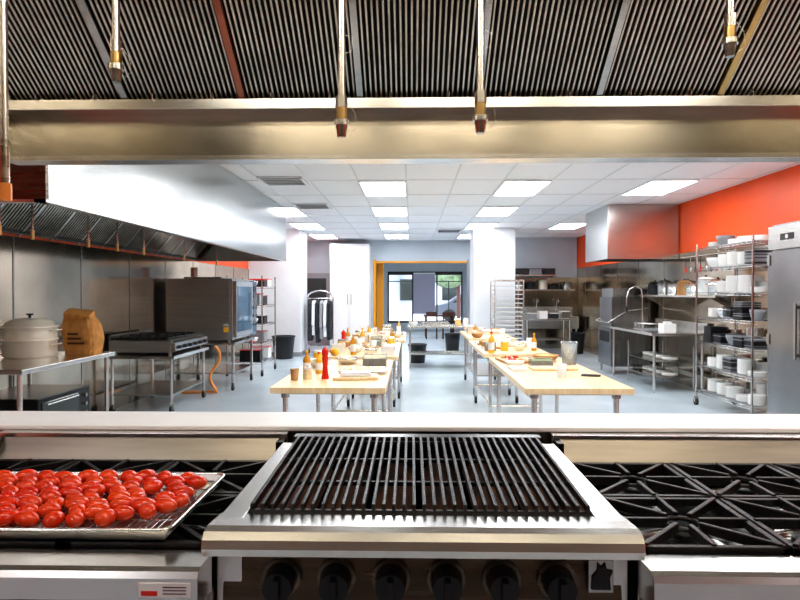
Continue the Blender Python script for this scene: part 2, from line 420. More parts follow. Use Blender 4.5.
b.prismX([(1.745,1.10),(1.79,1.10),(1.79,1.126),(1.75,1.126)],gx0-.01,gx1+.01,BLACK)
b.done(.0018)

# ------------------------------------------------------------------ sheet pan & tomatoes
def sheet_pan(x0,x1,y0,y1,z,name='sheet_pan',rack=False,mt=None):
    mt=mt or PANALU
    b=B(name); t=.0018; s=.012; hh=.025
    b.box(x0+s,x1-s,y0+s,y1-s,z,z+t,mt)
    def wall(p):
        b.add([p[0],p[1],p[2],p[3]],[(0,1,2,3)],mt)
    i=[(x0+s,y0+s,z),(x1-s,y0+s,z),(x1-s,y1-s,z),(x0+s,y1-s,z)]; o=[(x0,y0,z+hh),(x1,y0,z+hh),(x1,y1,z+hh),(x0,y1,z+hh)]
    for k in range(4): wall((i[k],i[(k+1)%4],o[(k+1)%4],o[k]))
    r=.02
    rim=[]
    for (cx,cy,a0) in ((x1-r,y0+r,-90),(x1-r,y1-r,0),(x0+r,y1-r,90),(x0+r,y0+r,180)):
        for q in range(5):
            a=math.radians(a0+q*22.5); rim.append((cx+(r+.003)*math.cos(a),cy+(r+.003)*math.sin(a),z+hh))
    b.tube(rim,.004,STEELB,6,True)
    if rack:
        zz=z+.012
        xx=x0+.03
        while xx<x1-.025: b.tube([(xx,y0+.02,zz),(xx,y1-.02,zz)],.0011,CHROME,5); xx+=.013
        yy=y0+.04
        while yy<y1-.02: b.tube([(x0+.02,yy,zz-.002),(x1-.02,yy,zz-.002)],.0018,CHROME,5); yy+=.05
        b.tube([(x0+.02,y0+.02,zz),(x1-.02,y0+.02,zz),(x1-.02,y1-.02,zz),(x0+.02,y1-.02,zz)],.0025,CHROME,5,True)
    return b.done()
PX0,PX1,PY0,PY1,PZ=-1.15,-.485,1.175,1.54,1.053
sheet_pan(PX0,PX1,PY0,PY1,PZ,rack=True)
b=B('roma_tomatoes')
rows=8; cols=13
for j in range(rows):
    for i in range(cols):
        x=PX0+.05+i*.0515+random.uniform(-.008,.008)+(.02 if j%2 else 0); y=PY0+.045+j*.0395+random.uniform(-.006,.006)
        if x>PX1-.032 or (j==0 and i>9) or random.random()<.04: continue
        L=random.uniform(.023,.029); w=random.uniform(.017,.0195)
        a=random.choice([0,.3,-.3,.8,-.7,.15,1.3])+random.uniform(-.3,.3)
        zc=PZ+.0145+w*.8
        b.ell((x,y,zc),(L,w,w*.9),TOM,(random.uniform(-.3,.3),random.uniform(-.1,.1),a))
b.done()

# ------------------------------------------------------------------ left wall hood
b=B('wall_exhaust_hood')
x0,x1,y0,y1,z0=XL+.02,-2.25,3.65,10.7,2.12
b.box(x1-.03,x1,y0+.03,y1,z0,H-.01,STEELH)
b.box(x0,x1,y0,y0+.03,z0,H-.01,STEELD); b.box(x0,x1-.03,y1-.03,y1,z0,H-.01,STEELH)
b.box(x0,x1-.03,y0+.03,y1-.03,2.95,H-.01,STEEL)
b.box(x1-.07,x1+.006,y0-.006,y1+.006,z0-.018,z0,STEELH); b.box(x0,x1,y0-.006,y0+.05,z0-.018,z0,STEELH); b.box(x0,x1,y1-.05,y1+.006,z0-.018,z0,STEELH)
aa=math.radians(50)
for k in range(13):
    yc=y0+.35+k*.52
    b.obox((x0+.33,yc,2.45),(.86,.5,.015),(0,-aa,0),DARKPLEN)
    for i in range(11):
        b.obox((x0+.34,yc-.22+i*.044,2.435),(.82,.02,.02),(0,-aa,0),BAFFLE)
    b.obox((x0+.34,yc+.26,2.43),(.86,.025,.03),(0,-aa,0),STEELB)
b.box(x0,x0+.12,y0+.03,y1-.03,2.12,2.16,STEEL)
b.cyl((-2.75,3.68,2.62),(-2.75,10.67,2.62),.012,STEELB)
for y in (3.95,4.3,5.05,5.55,6.1,7.2,8.4):
    b.cyl((-2.75,y,2.62),(-2.75,y,2.0),.009,STEELB,n=8); b.cyl((-2.75,y,2.0),(-2.75,y,1.93),.014,BRASS,n=8)
b.done()
# right dishwasher hood
b=B('dishwasher_vent_hood')
x0,x1,y0,y1,z0=3.33,XR-.02,10.3,11.6,2.13
HT=H-.008
b.box(x0,x0+.03,y0,y1,z0,HT,STEELH); b.box(x0+.03,x1,y0,y0+.03,z0,HT,STEEL); b.box(x0+.03,x1,y1-.03,y1,z0,HT,STEELH); b.box(x1-.03,x1,y0+.03,y1-.03,z0,HT,STEELH); b.box(x0+.03,x1-.03,y0+.03,y1-.03,2.9,HT-.01,STEELH)
b.box(x0-.006,x1,y0-.006,y0+.04,z0-.015,z0,STEELH); b.box(x0-.006,x0+.04,y0+.04,y1,z0-.015,z0,STEELH)
b.done()

# ------------------------------------------------------------------ generic objects
def steel_table(x0,x1,y0,y1,z,name='stainless_worktable',shelf=.3,casters=False,splash=None):
    b=B(name)
    b.box(x0,x1,y0,y1,z-.04,z,STEELB)
    for x in (x0+.06,x1-.06):
        for y in (y0+.06,y1-.06):
            b.cyl((x,y,.1 if casters else .04),(x,y,z-.04),.02,STEELB)
            if casters: b.caster(x,y)
            else: b.cyl((x,y,0),(x,y,.05),.014,STEEL,r2=.022)
    if shelf: b.box(x0+.05,x1-.05,y0+.05,y1-.05,shelf-.025,shelf,STEEL)
    if splash=='R': b.box(x1-.02,x1,y0,y1,z,z+.15,STEELB)
    return b.done(.004)
def butcher_table(x0,x1,y0,y1,z=.86,casters=True,shelf=False):
    b=B('butcher_block_table')
    b.box(x0,x1,y0,y1,z-.045,z,WOOD)
    xs=(x0+.09,x1-.09); ys=(y0+.12,y1-.12)
    for x in xs:
        for y in ys:
            b.cyl((x,y,.1),(x,y,z-.045),.021,STEELB)
            b.cyl((x,y,z-.09),(x,y,z-.045),.032,STEEL)
            b.caster(x,y)
    b.box(xs[0]-.03,xs[1]+.03,ys[0]-.03,ys[0]+.03,z-.065,z-.045,STEEL); b.box(xs[0]-.03,xs[1]+.03,ys[1]-.03,ys[1]+.03,z-.065,z-.045,STEEL)
    if shelf: b.box(xs[0],xs[1],ys[0],ys[1],.28,.30,STEEL)
    else:
        for y in ys: b.cyl((xs[0],y,.25),(xs[1],y,.25),.014,STEELB)
        b.cyl((xs[0],ys[0],.25),(xs[0],ys[1],.25),.014,STEELB)
        b.cyl((xs[1],ys[0],.25),(xs[1],ys[1],.25),.014,STEELB)
    return b.done(.003)
TZ=.861
def bowl(x,y,z,r,h,m,food=None,name='mixing_bowl'):
    b=B(name)
    b.lathe(x,y,[(r*.45,0),(r*.75,h*.25),(r*.95,h*.7),(r,h),(r*.95,h),(r*.88,h*.65),(r*.6,h*.2),(0,h*.12)],m,cz=z)
    if food: b.ell((x,y,z+h*.6),(r*.86,r*.86,h*.45),food)
    return b.done()
def bottle(x,y,z,m,h=.24,r=.032,cap=REDM,name='oil_bottle'):
    b=B(name); b.lathe(x,y,[(r,0),(r,h*.6),(r*.8,h*.7),(r*.35,h*.78),(r*.35,h*.92)],m,cz=z,n=16); b.cyl((x,y,z+h*.92),(x,y,z+h),r*.42,cap)
    b.lathe(x,y,[(r+.001,h*.15),(r+.001,h*.5)],LABEL,cz=z,n=16); return b.done()
def mill(x,y,z,h=.26,m=REDM):
    b=B('pepper_mill'); b.lathe(x,y,[(.030,0),(.030,h*.06),(.024,h*.15),(.019,h*.4),(.024,h*.6),(.027,h*.66),(.020,h*.68),(.026,h*.74),(.028,h*.84),(.018,h*.93),(.006,h*.94),(.008,h*.97),(0,h)],m,cz=z,n=18); return b.done()
def board(x,y,z,w,d,m=WOODD,rot=0):
    b=B('cutting_board'); b.obox((x,y,z+.012),(w,d,.022),(0,0,rot),m); return b.done(.004)
def cup(x,y,z,h=.12,r=.04,m=WHITEG,name='paper_cup'):
    b=B(name); b.lathe(x,y,[(r*.75,0),(r,h),(r*.95,h),(r*.72,.006),(0,.006)],m,cz=z,n=18); b.ring((x,y,z+h),r,.002,m); return b.done()
def veg(x,y,z,m,n=5,r=.035,name='bell_peppers'):
    b=B(name)
    for k in range(n):
        a=k*2.4; q=.0 if k==0 else r*1.7
        xx,yy=x+q*math.cos(a),y+q*math.sin(a)
        b.ell((xx,yy,z+r*1.0),(r,r*.95,r),m,(0,0,a)); b.cyl((xx,yy,z+r*1.8),(xx+.004,yy,z+r*2.3),.004,GREEN,n=6)
    return b.done()
def tray(x,y,z,w,d,food=None):
    sheet_pan(x-w/2,x+w/2,y-d/2,y+d/2,z)
    if food:
        b=B('sliced_bread')
        nx=int(w/.09); ny=int(d/.09)
        for i in range(nx):
            for j in range(ny): b.ell((x-w/2+.06+i*.085,y-d/2+.06+j*.085,z+.022),(.034,.038,.018),food,(0,0,random.uniform(-.5,.5)))
        b.done()
def jar(x,y,z,m,h=.1,r=.04,name='spice_jar',lid=None):
    b=B(name); b.lathe(x,y,[(r,0),(r,h*.75),(r*.85,h*.82)],m,cz=z,n=16); b.cyl((x,y,z+h*.82),(x,y,z+h),r*.9,lid or WHITEG,n=16); return b.done()
def tub(x,y,z,w,d,h,m,food=None):
    b=B('food_storage_tub')
    t=.006
    b.box(x-w/2,x+w/2,y-d/2,y+d/2,z,z+t,m)
    for s_ in (-1,1):
        b.box(x+s_*(w/2-t/2)-t/2,x+s_*(w/2-t/2)+t/2,y-d/2,y+d/2,z+t,z+h,m)
        b.box(x-w/2+t,x+w/2-t,y+s_*(d/2-t/2)-t/2,y+s_*(d/2-t/2)+t/2,z+t,z+h,m)
    if food: b.box(x-w/2+t,x+w/2-t,y-d/2+t,y+d/2-t,z+t,z+h*.8,food)
    return b.done(.003)
def clutter(x0,x1,y0,y1,nx,ny,p=.76):
    cw=(x1-x0)/nx; cd=(y1-y0)/ny; R=min(cw,cd)/2-.012
    for i in range(nx):
        for j in range(ny):
            if random.random()>p: continue
            x=x0+cw*(i+.5); y=y0+cd*(j+.5); t=random.random()
            if t<.30: bowl(x,y,TZ,min(R,.11),.07,random.choice([STEELB,WHITEG,STEELB,WOODD]),random.choice([FOOD,CREAM,GREEN,CREAM]),'prep_bowl')
            elif t<.54: tub(x,y,TZ,R*1.7,R*1.8,random.uniform(.06,.13),random.choice([PLAST,WHITEG,STEELB]),random.choice([FOOD,CREAM,YEL,GREEN]))
            elif t<.63: bottle(x,y,TZ,random.choice([YEL,OIL]),random.uniform(.18,.24),.03,random.choice([YEL,WHITEG]),'squeeze_bottle')
            elif t<.72: jar(x,y,TZ,random.choice([FOOD,YEL,CREAM,WOODD]),random.uniform(.1,.15),.045,lid=random.choice([WHITEG,GREYP]))
            elif t<.78: cup(x,y,TZ)
            elif t<.80: mill(x,y,TZ,.23,random.choice([REDM,WOODD]))
            elif t<.92: board(x,y,TZ,R*1.8,R*1.8,random.choice([WOODD,WHITEG])); 
            elif t<.95: veg(x,y,TZ,random.choice([REDM,YEL,GREEN]),3,.035)
            else:
                b=B('stacked_cups')
                for k in range(3): b.lathe(x,y,[(.032,k*.02),(.042,.09+k*.02),(.039,.09+k*.02),(.03,.01+k*.02)],WHITEG,cz=TZ,n=16)
                b.done()

# ------------------------------------------------------------------ central tables
butcher_table(-1.03,-.19,4.31,6.1); butcher_table(-.95,-.15,6.4,8.2); butcher_table(-.95,-.10,8.6,10.4,shelf=True)
butcher_table(.81,1.59,4.31,6.35); butcher_table(.80,1.55,6.7,8.5); butcher_table(.85,1.55,8.9,10.7,shelf=True)
steel_table(-.1,1.25,12.1,12.85,.86,shelf=.3)
cup(-.92,4.68,TZ,.085,.036,WOODD,'wooden_cup'); bottle(-.88,5.0,TZ,OIL,.2,.032,YEL); bottle(-.79,5.08,TZ,YEL,.18,.03,name='mustard_bottle'); mill(-.69,4.75,TZ)
jar(-.83,4.75,TZ,CREAM,.09,.038); tray(-.42,5.15,TZ,.40,.30,CREAM)
board(-.45,4.78,TZ,.36,.22,WOOD,.1)
b=B('folded_towel'); b.obox((-.45,4.78,TZ+.035),(.24,.16,.02),(0,0,.15),WHITE); b.obox((-.45,4.78,TZ+.050),(.23,.15,.010),(0,0,.12),WHITE); b.done(.006)
bowl(-.85,5.5,TZ,.11,.07,WHITEG,GREEN,'salad_bowl'); tub(-.35,5.7,TZ,.22,.28,.09,PLAST,CREAM); bowl(-.62,5.75,TZ,.11,.06,STEELB,FOOD); jar(-.92,5.85,TZ,YEL,.12,.045)
clutter(-.93,-.17,6.45,8.15,4,7); clutter(-.93,-.12,8.65,10.35,4,6)
cup(1.21,4.87,TZ,.105,.043)
board(1.0,5.98,TZ,.26,.42,WOODD,.1); bowl(1.34,6.05,TZ,.135,.06,WOODD,FOOD,'wooden_bowl'); board(1.25,5.35,TZ,.4,.2,WOOD,.02)
b=B('measuring_pitcher'); px,py=1.50,5.75
b.lathe(px,py,[(.065,0),(.078,.2),(.082,.215),(.075,.2),(.062,.006),(0,.006)],PLAST,cz=TZ,n=20); b.tube([(px+.0,py-.076,TZ+.18),(px,py-.125,TZ+.17),(px,py-.12,TZ+.07),(px,py-.067,TZ+.05)],.008,PLAST); b.done()
b=B('mobile_phone'); b.obox((1.47,4.95,TZ+.006),(.075,.15,.009),(0,0,1.2),BLACK); b.done(.002)
b=B('napkin_stack'); b.obox((.93,5.3,TZ+.015),(.14,.16,.03),(0,0,.1),WHITE); b.done(.003)
bowl(.95,5.57,TZ,.09,.05,WHITEG,CREAM,'salad_bowl'); tub(1.2,5.62,TZ,.2,.16,.07,PLAST,GREEN)
b=B('pepper_strips')
for k in range(9): b.ell((1.0+random.uniform(-.1,.1),5.98+random.uniform(-.15,.15),TZ+.033),(.035,.012,.010),random.choice([REDM,REDM,YEL]),(0,0,random.uniform(0,3)))
b.done()
bottle(.90,6.82,TZ,YEL,.24,.035,REDM,'squeeze_bottle')
clutter(.83,1.52,6.95,8.45,4,6); clutter(.88,1.52,8.95,10.65,3,6)
b=B('roasting_pan'); b.box(.2,.75,12.3,12.65,.861,.93,STEELB); b.tube([(.2,12.4,.92),(.15,12.4,.94),(.15,12.55,.94),(.2,12.55,.92)],.008,STEEL); b.done(.01)
bowl(.03,12.3,TZ,.1,.08,WHITEG,FOOD,'salad_bowl'); jar(.95,12.4,TZ,FOOD,.15,.06); jar(1.12,12.5,TZ,WHITEG,.15,.06)

def bin_(x,y,r=.2,h=.5):
    b=B('trash_bin')
    b.lathe(x,y,[(r*.8,0),(r,h),(r*1.06,h),(r*1.06,h+.03),(r*.95,h+.03),(r*.76,.02),(0,.02)],BLACKM,n=20); return b.done()
bin_(.12,13.2,.2,.38); bin_(1.05,15.6,.2,.45); bin_(-3.0,13.95,.26,.5)

# ------------------------------------------------------------------ left line
steel_table(-3.9,-3.0,4.55,6.0,.95,shelf=.35)
b=B('steamer_pot'); x,y,z=-3.55,5.5,.951
b.lathe(x,y,[(.20,0),(.225,.02),(.225,.15),(.235,.155),(.235,.165),(.225,.17)],ALU,cz=z,n=32)
b.lathe(x,y,[(.225,.17),(.225,.27),(.238,.275),(.238,.285),(.21,.29),(.19,.33),(.10,.355),(.02,.36),(0,.36)],ALU,cz=z,n=32)
b.cyl((x,y,z+.36),(x,y,z+.385),.012,BLACKM); b.cyl((x,y,z+.385),(x,y,z+.40),.03,BLACKM)
for s_ in (-1,1):
    for zz in (.11,.24): b.tube([(x+s_*.22,y-.06,z+zz),(x+s_*.27,y-.05,z+zz+.01),(x+s_*.27,y+.05,z+zz+.01),(x+s_*.22,y+.06,z+zz)],.007,ALU)
b.done()
b=B('paper_bag'); x,y,z=-3.2,5.78,.951
w,d_,hh=.15,.11,.38
vs=[];fs=[];n=16;lv=9
for j in range(lv):
    t=j/(lv-1)
    for i in range(n):
        a=2*math.pi*(i+.5)/n; c,s_=math.cos(a),math.sin(a)
        sx=(abs(c)**.5)*(1 if c>0 else -1)*w; sy=(abs(s_)**.5)*(1 if s_>0 else -1)*d_
        k=1+ .14*math.sin(t*3.1)+random.uniform(-.07,.07)
        if t>.7: sy*=(1-(t-.7)*1.8); sx*=(1-(t-.7)*.5)
        vs.append((x+sx*k- .05*t*t,y+sy*k,z+hh*t*(1+(.06*math.sin(i*2.1) if j>5 else 0))))
for j in range(lv-1):
    for i in range(n): fs.append((j*n+i,j*n+(i+1)%n,(j+1)*n+(i+1)%n,(j+1)*n+i))
fs.append(tuple(range(n-1,-1,-1))); fs.append(tuple(range((lv-1)*n,lv*n)))
b.add(vs,fs,PAPER); b.obox((x-.03,y-.02,z+hh+.0),(.24,.12,.06),(.4,.12,.1),PAPER)
for k in range(3): b.box(x-.08,x+.08-.03*k,y-.14,y-.134,z+.10+k*.045,z+.12+k*.045,INK)
b.done()
b=B('toaster_oven'); b.box(-3.75,-3.1,4.9,5.7,.37,.66,BLACK); b.box(-3.105,-3.09,4.95,5.5,.41,.62,GLASSD); b.cyl((-3.07,4.98,.6),(-3.07,5.45,.6),.008,STEELB)
for yy in (5.0,5.43): b.cyl((-3.07,yy,.6),(-3.1,yy,.6),.006,STEELB)
for k in range(3): b.cyl((-3.1,5.6,.42+k*.08),(-3.075,5.6,.42+k*.08),.018,STEEL)
for xx in (-3.7,-3.15):
    for yy in (4.95,5.65): b.cyl((xx,yy,.351),(xx,yy,.37),.015,RUBBER)
b.done(.006)
steel_table(-3.88,-3.0,7.5,8.8,.74,name='equipment_stand',shelf=.25,casters=True)
b=B('countertop_stove'); x0,x1,y0,y1=-3.86,-3.0,7.55,8.75
b.box(x0,x1-.06,y0,y1,.78,.93,STEELO); b.prismY([(x1-.06,.78),(x1,.80),(x1-.01,.90),(x1-.06,.93)],y0,y1,STEELB)
for k in range(6): b.cyl((x1-.01,y0+.12+k*.19,.845),(x1+.03,y0+.12+k*.19,.842),.024,BLACKM,r2=.02)
for k in range(4):
    for q in range(2):
        gx,gy=x0+.05+q*.36,y0+.04+k*.285
        b.box(gx,gx+.33,gy,gy+.012,.935,.965,IRON); b.box(gx,gx+.33,gy+.25,gy+.262,.935,.965,IRON)
        b.box(gx,gx+.012,gy,gy+.262,.935,.965,IRON); b.box(gx+.318,gx+.33,gy,gy+.262,.935,.965,IRON)
        b.box(gx+.1,gx+.112,gy,gy+.262,.95,.97,IRON); b.box(gx+.2,gx+.212,gy,gy+.262,.95,.97,IRON); b.box(gx,gx+.33,gy+.125,gy+.137,.95,.97,IRON)
        b.cyl((gx+.16,gy+.13,.93),(gx+.16,gy+.13,.945),.04,IRON)
b.box(x0,x0+.03,y0,y1,.93,1.0,STEEL)
for xx in (x0+.06,x1-.1):
    for yy in (y0+.06,y1-.06): b.cyl((xx,yy,.741),(xx,yy,.78),.02,STEEL)
b.done(.003)
OX0,OX1,OY0,OY1=-3.84,-2.74,9.3,10.55
b=B('oven_stand')
b.box(OX0+.03,OX1-.03,OY0+.03,OY1-.03,.72,.76,STEEL)
for xx in (OX0+.08,OX1-.08):
    for yy in (OY0+.08,OY1-.08): b.box(xx-.02,xx+.02,yy-.02,yy+.02,.1,.72,STEELB); b.caster(xx,yy)
b.box(OX0+.06,OX1-.06,OY0+.06,OY1-.06,.26,.28,STEEL)
b.done(.003)
b=B('convection_oven')
b.box(OX0,OX1-.06,OY0,OY1,.80,1.76,STEELO)
b.box(OX0+.03,OX1-.1,OY0-.004,OY0,.84,1.72,STEELO)
b.box(OX1-.06,OX1,OY0+.01,OY1-.28,.84,1.72,STEELB); b.box(OX1-.002,OX1+.006,OY0+.08,OY1-.36,.92,1.64,BLUEF)
b.box(OX1-.06,OX1-.005,OY1-.27,OY1,.82,1.74,BLUEF); b.box(OX1-.006,OX1+.002,OY1-.22,OY1-.05,1.45,1.65,GLASSD)
for k in range(3): b.cyl((OX1-.01,OY1-.13,1.0+k*.14),(OX1+.03,OY1-.13,1.0+k*.14),.03,BLACKM)
b.cyl((OX1+.05,OY1-.34,1.0),(OX1+.05,OY1-.34,1.55),.012,STEELB)
for zz in (1.03,1.52): b.cyl((OX1-.01,OY1-.34,zz),(OX1+.05,OY1-.34,zz),.009,STEELB)
b.box(OX1-.2,OX1-.12,OY0-.008,OY0-.003,.92,1.0,YEL); b.box(OX1-.2,OX1-.12,OY0-.008,OY0-.003,1.02,1.05,LABEL)
b.box(OX0+.2,OX1-.3,OY0+.2,OY1-.2,1.76,1.79,STEEL); b.cyl((OX0+.3,OY0+.4,1.79),(OX0+.3,OY0+.4,1.95),.06,STEEL)
for xx in (OX0+.08,OX1-.14):
    for yy in (OY0+.08,OY1-.08): b.cyl((xx,yy,.761),(xx,yy,.80),.025,STEEL)
b.done(.006)
b=B('gas_hose')
pts=[]
for k in range(21):
    t=k/20; pts.append((-3.02+.07*math.sin(t*7),9.12+.03*math.sin(t*5),.022+.70*(1-t)+.02*math.sin(t*12)*(1-t)))
pts+= [(-3.1,9.13,.022),(-3.2,9.1,.022),(-3.5,9.05,.022)]
b.tube(pts,.021,COPPER,8); b.done()
def wire_rack(x0,x1,y0,y1,zs,name='wire_shelving_rack',top=2.15,cast=True):
    b=B(name)
    for x in (x0,x1):
        for y in (y0,y1):
            b.cyl((x,y,.1),(x,y,top),.013,CHROME,n=10)
            if cast: b.caster(x,y,.05)
    for z in zs:
        for dz in (0,-.03):
            b.tube([(x0,y0,z+dz),(x1,y0,z+dz),(x1,y1,z+dz),(x0,y1,z+dz)],.004,CHROME,6,True)
        n=int((y1-y0)/.035)
        for k in range(1,n): b.tube([(x0,y0+(y1-y0)*k/n,z),(x1,y0+(y1-y0)*k/n,z)],.0022,CHROME,5)
        m=int((y1-y0)/.1)
        for k in range(m):
            ya_=y0+(y1-y0)*k/m; yb2=y0+(y1-y0)*(k+1)/m
            b.tube([(x0,ya_,z-.03),(x0,(ya_+yb2)/2,z),(x0,yb2,z-.03)],.0022,CHROME,4)
        for f in (.33,.66): b.tube([(x0+(x1-x0)*f,y0,z-.004),(x0+(x1-x0)*f,y1,z-.004)],.003,CHROME,5)
    return b.done()
LZ=[.25,.6,.95,1.3,1.65]
wire_rack(-3.4,-2.75,10.95,12.0,LZ,top=1.85)
for z in LZ[:]:
    for k in range(3):
        y=11.12+k*.33; 
        if random.random()<.6:
            b=B('food_container'); h=random.uniform(.12,.22); b.box(-3.2,-2.82,y-.06,y+.2,z+.005,z+h,random.choice([GREYP,WHITEG,BLACKM,STEELB])); b.box(-3.21,-2.81,y-.07,y+.21,z+h,z+h+.015,random.choice([WHITEG,REDM])); b.done(.008)
        else: bowl(-3.0,y+.07,z+.005,.12,.1,STEELB)
# ------------------------------------------------------------------ far left: coat rack, cabinet, door
b=B('coat_rack')
xa,xb2,yy=-2.62,-1.98,15.0
for x in (xa,xb2):
    b.cyl((x,yy,.12),(x,yy,1.42),.018,CHROME); b.cyl((x,yy-.25,.11),(x,yy+.25,.11),.018,CHROME)
    for s_ in (-1,1): b.cyl((x-.012,yy+s_*.23,.05),(x+.012,yy+s_*.23,.05),.05,RUBBER)
arc=[(xa,yy,1.42)]+[((xa+xb2)/2-.32*math.cos(math.pi*k/8),yy,1.42+.16*math.sin(math.pi*k/8)) for k in range(1,8)]+[(xb2,yy,1.42)]
b.tube(arc,.02,CHROME); b.cyl((xa,yy,1.39),(xb2,yy,1.39),.012,CHROME); b.cyl((xa,yy,.2),(xb2,yy,.2),.012,CHROME)
for k in range(6):
    x=xa+.08+k*.096; m=[CLOTH,WHITE,CLOTH,GREYP,WHITE,CLOTH][k]; L_=[1.0,.86,1.05,.95,.9,.98][k]
    b.tube([(x,yy,1.40),(x,yy+.01,1.36),(x,yy,1.33)],.003,CHROME,5)
    pr=[(yy-.04,1.34),(yy+.04,1.34),(yy+.2,1.27),(yy+.25,1.25-L_*.6),(yy+.2,1.25-L_*.62),(yy+.19,1.34-L_),(yy-.19,1.34-L_),(yy-.2,1.25-L_*.62),(yy-.25,1.25-L_*.6),(yy-.2,1.27)]
    b.prismX(pr,x-.036,x+.036,m)
b.done(.008)
b=B('storage_cabinet'); y0=16.75
b.box(-2.3,-1.2,y0,YE-.01,0.05,2.9,WHITE); b.box(-2.27,-1.23,y0+.03,YE-.02,0,.05,GREYP)
for a in (-2.28,-1.74): b.box(a,a+.52,y0-.02,y0,.1,2.86,WHITEG)
for a in (-1.80,-1.70): b.cyl((a,y0-.045,1.2),(a,y0-.045,1.5),.008,STEEL); b.cyl((a,y0-.045,1.22),(a,y0-.02,1.22),.006,STEEL); b.cyl((a,y0-.045,1.48),(a,y0-.02,1.48),.006,STEEL)
b.done(.006)
b=B('door_1'); b.box(-3.3,-2.4,YE-.05,YE-.005,0,2.1,GREYP); b.box(-3.2,-2.5,YE-.06,YE-.05,1.1,1.95,GLASSD); b.cyl((-2.5,YE-.1,1.0),(-2.5,YE-.05,1.0),.025,STEEL); b.done(.005)

# ------------------------------------------------------------------ right side
b=B('sheet_pan_rack'); x0,x1,y0,y1=1.78,2.4,12.95,13.6
for x in (x0,x1):
    for y in (y0,y1): b.box(x-.013,x+.013,y-.013,y+.013,.1,1.82,STEELB); b.caster(x,y)
for z in (.14,1.80):
    b.box(x0,x1,y0-.012,y0+.012,z-.015,z+.015,STEELB); b.box(x0,x1,y1-.012,y1+.012,z-.015,z+.015,STEELB)
    b.box(x0-.012,x0+.012,y0,y1,z-.015,z+.015,STEELB); b.box(x1-.012,x1+.012,y0,y1,z-.015,z+.015,STEELB)
for k in range(16):
    z=.25+k*.095
    b.box(x0,x0+.03,y0,y1,z,z+.004,STEELB); b.box(x1-.03,x1,y0,y1,z,z+.004,STEELB)
    b.box(x0+.02,x1-.02,y0+.02,y1-.02,z+.005,z+.026,WHITEG)
b.done()
b=B('compartment_sink'); x0,x1,y0,y1=2.95,4.4,15.9,16.55
b.box(x0,x1,y1-.02,y1,.9,1.15,STEELB)
b.box(x0,x1,y0,y0+.02,.6,.9,STEELB); b.box(x0,x1,y1-.04,y1-.02,.6,.9,STEELB); b.box(x0,x1,y0+.02,y1-.04,.58,.6,STEELB)
for k in range(4): xx=x0+k*(x1-x0-.02)/3; b.box(xx,xx+.02,y0+.02,y1-.04,.6,.9,STEELB)
for xx in (x0+.05,x1-.05):
    for yy in (y0+.05,y1-.08): b.cyl((xx,yy,0),(xx,yy,.58),.02,STEELB)
for xx in (3.4,3.95): b.tube([(xx,y1-.03,1.05),(xx,y1-.08,1.06),(xx,y1-.1,1.3),(xx,y1-.15,1.36),(xx,y1-.28,1.35),(xx,y1-.32,1.28)],.012,CHROME)
b.done()
def wall_shelf_far(z,x0,x1):
    b=B('wall_shelf'); b.box(x0,x1,16.25,16.584,z-.03,z,STEELB)
    for xx in (x0+.1,x1-.1): b.prismX([(16.3,z-.03),(16.58,z-.03),(16.58,z-.2)],xx-.01,xx+.01,STEEL)
    b.done()
wall_shelf_far(1.62,2.75,4.4); wall_shelf_far(2.02,2.75,3.9)
for k in range(5):
    b=B('stock_pot'); x=2.92+k*.32; h=.16+.05*(k%3); r=.12
    b.lathe(x,16.4,[(r,0),(r,h),(r+.006,h),(r-.006,h),(r-.01,.01),(0,.01)],[STEELB,BLACKM,ALU,BLACKM,STEELB][k],cz=1.621)
    for s_ in (-1,1): b.tube([(x+s_*r,16.37,1.62+h*.8),(x+s_*(r+.03),16.37,1.62+h*.8),(x+s_*(r+.03),16.43,1.62+h*.8),(x+s_*r,16.43,1.62+h*.8)],.005,STEEL)
    b.done()
for k in range(3):
    b=B('storage_crate'); x=2.8+k*.37; b.box(x,x+.33,16.28,16.55,2.021,2.17,[BLACKM,GREYP,BLACKM][k]); b.box(x-.01,x+.34,16.27,16.56,2.17,2.19,BLACKM); b.done(.006)
steel_table(2.75,3.9,14.6,15.3,.9,shelf=.4)
for k in range(4):
    b=B('food_container'); x=2.85+k*.27; h=.12+.05*(k%2); b.box(x,x+.2,14.75,15.05,.901,.90+h,[GREYP,WHITEG,BLACKM,STEELB][k]); b.box(x-.01,x+.21,14.74,15.06,.9+h,.915+h,WHITEG); b.done(.006)
bin_(4.15,15.2,.2,.5)
b=B('mop_bucket'); b.lathe(2.68,15.65,[(.14,.06),(.19,.4),(.2,.4),(.17,.4),(.12,.08),(0,.08)],BLUE); b.tube([(2.49,15.65,.4),(2.53,15.65,.55),(2.68,15.65,.6),(2.83,15.65,.55),(2.87,15.65,.4)],.006,STEEL)
for a in (0,2.1,4.2): b.ell((2.68+.1*math.cos(a),15.65+.1*math.sin(a),.03),(.03,.03,.03),RUBBER)
b.done()
b=B('commercial_dishwasher'); x0,x1,y0,y1=3.72,4.46,11.3,12.05
b.box(x0,x1,y0,y1,.15,.86,STEELF); b.box(x0+.02,x1,y0+.02,y1-.02,.90,1.45,STEELF); b.box(x0+.05,x1,y0+.05,y1-.05,1.45,1.62,STEEL)
b.box(x0+.02,x1,y0,y1,.86,.90,STEEL); b.cyl((x0-.05,y0,.98),(x0-.05,y1,.98),.012,STEELB)
for yy in (y0-.005,y1+.005): b.tube([(x0-.05,yy,.98),(x0+.3,yy,1.2),(x1-.05,yy,1.25)],.01,STEELB)
b.box(x0-.006,x0,y0+.1,y1-.1,.6,.8,BLACKM)
for xx in (x0+.05,x1-.05):
    for yy in (y0+.05,y1-.05): b.cyl((xx,yy,0),(xx,yy,.15),.02,STEEL)
b.done(.006)
steel_table(3.65,4.5,9.2,11.15,.92,name='dish_table',shelf=.0,splash='R')
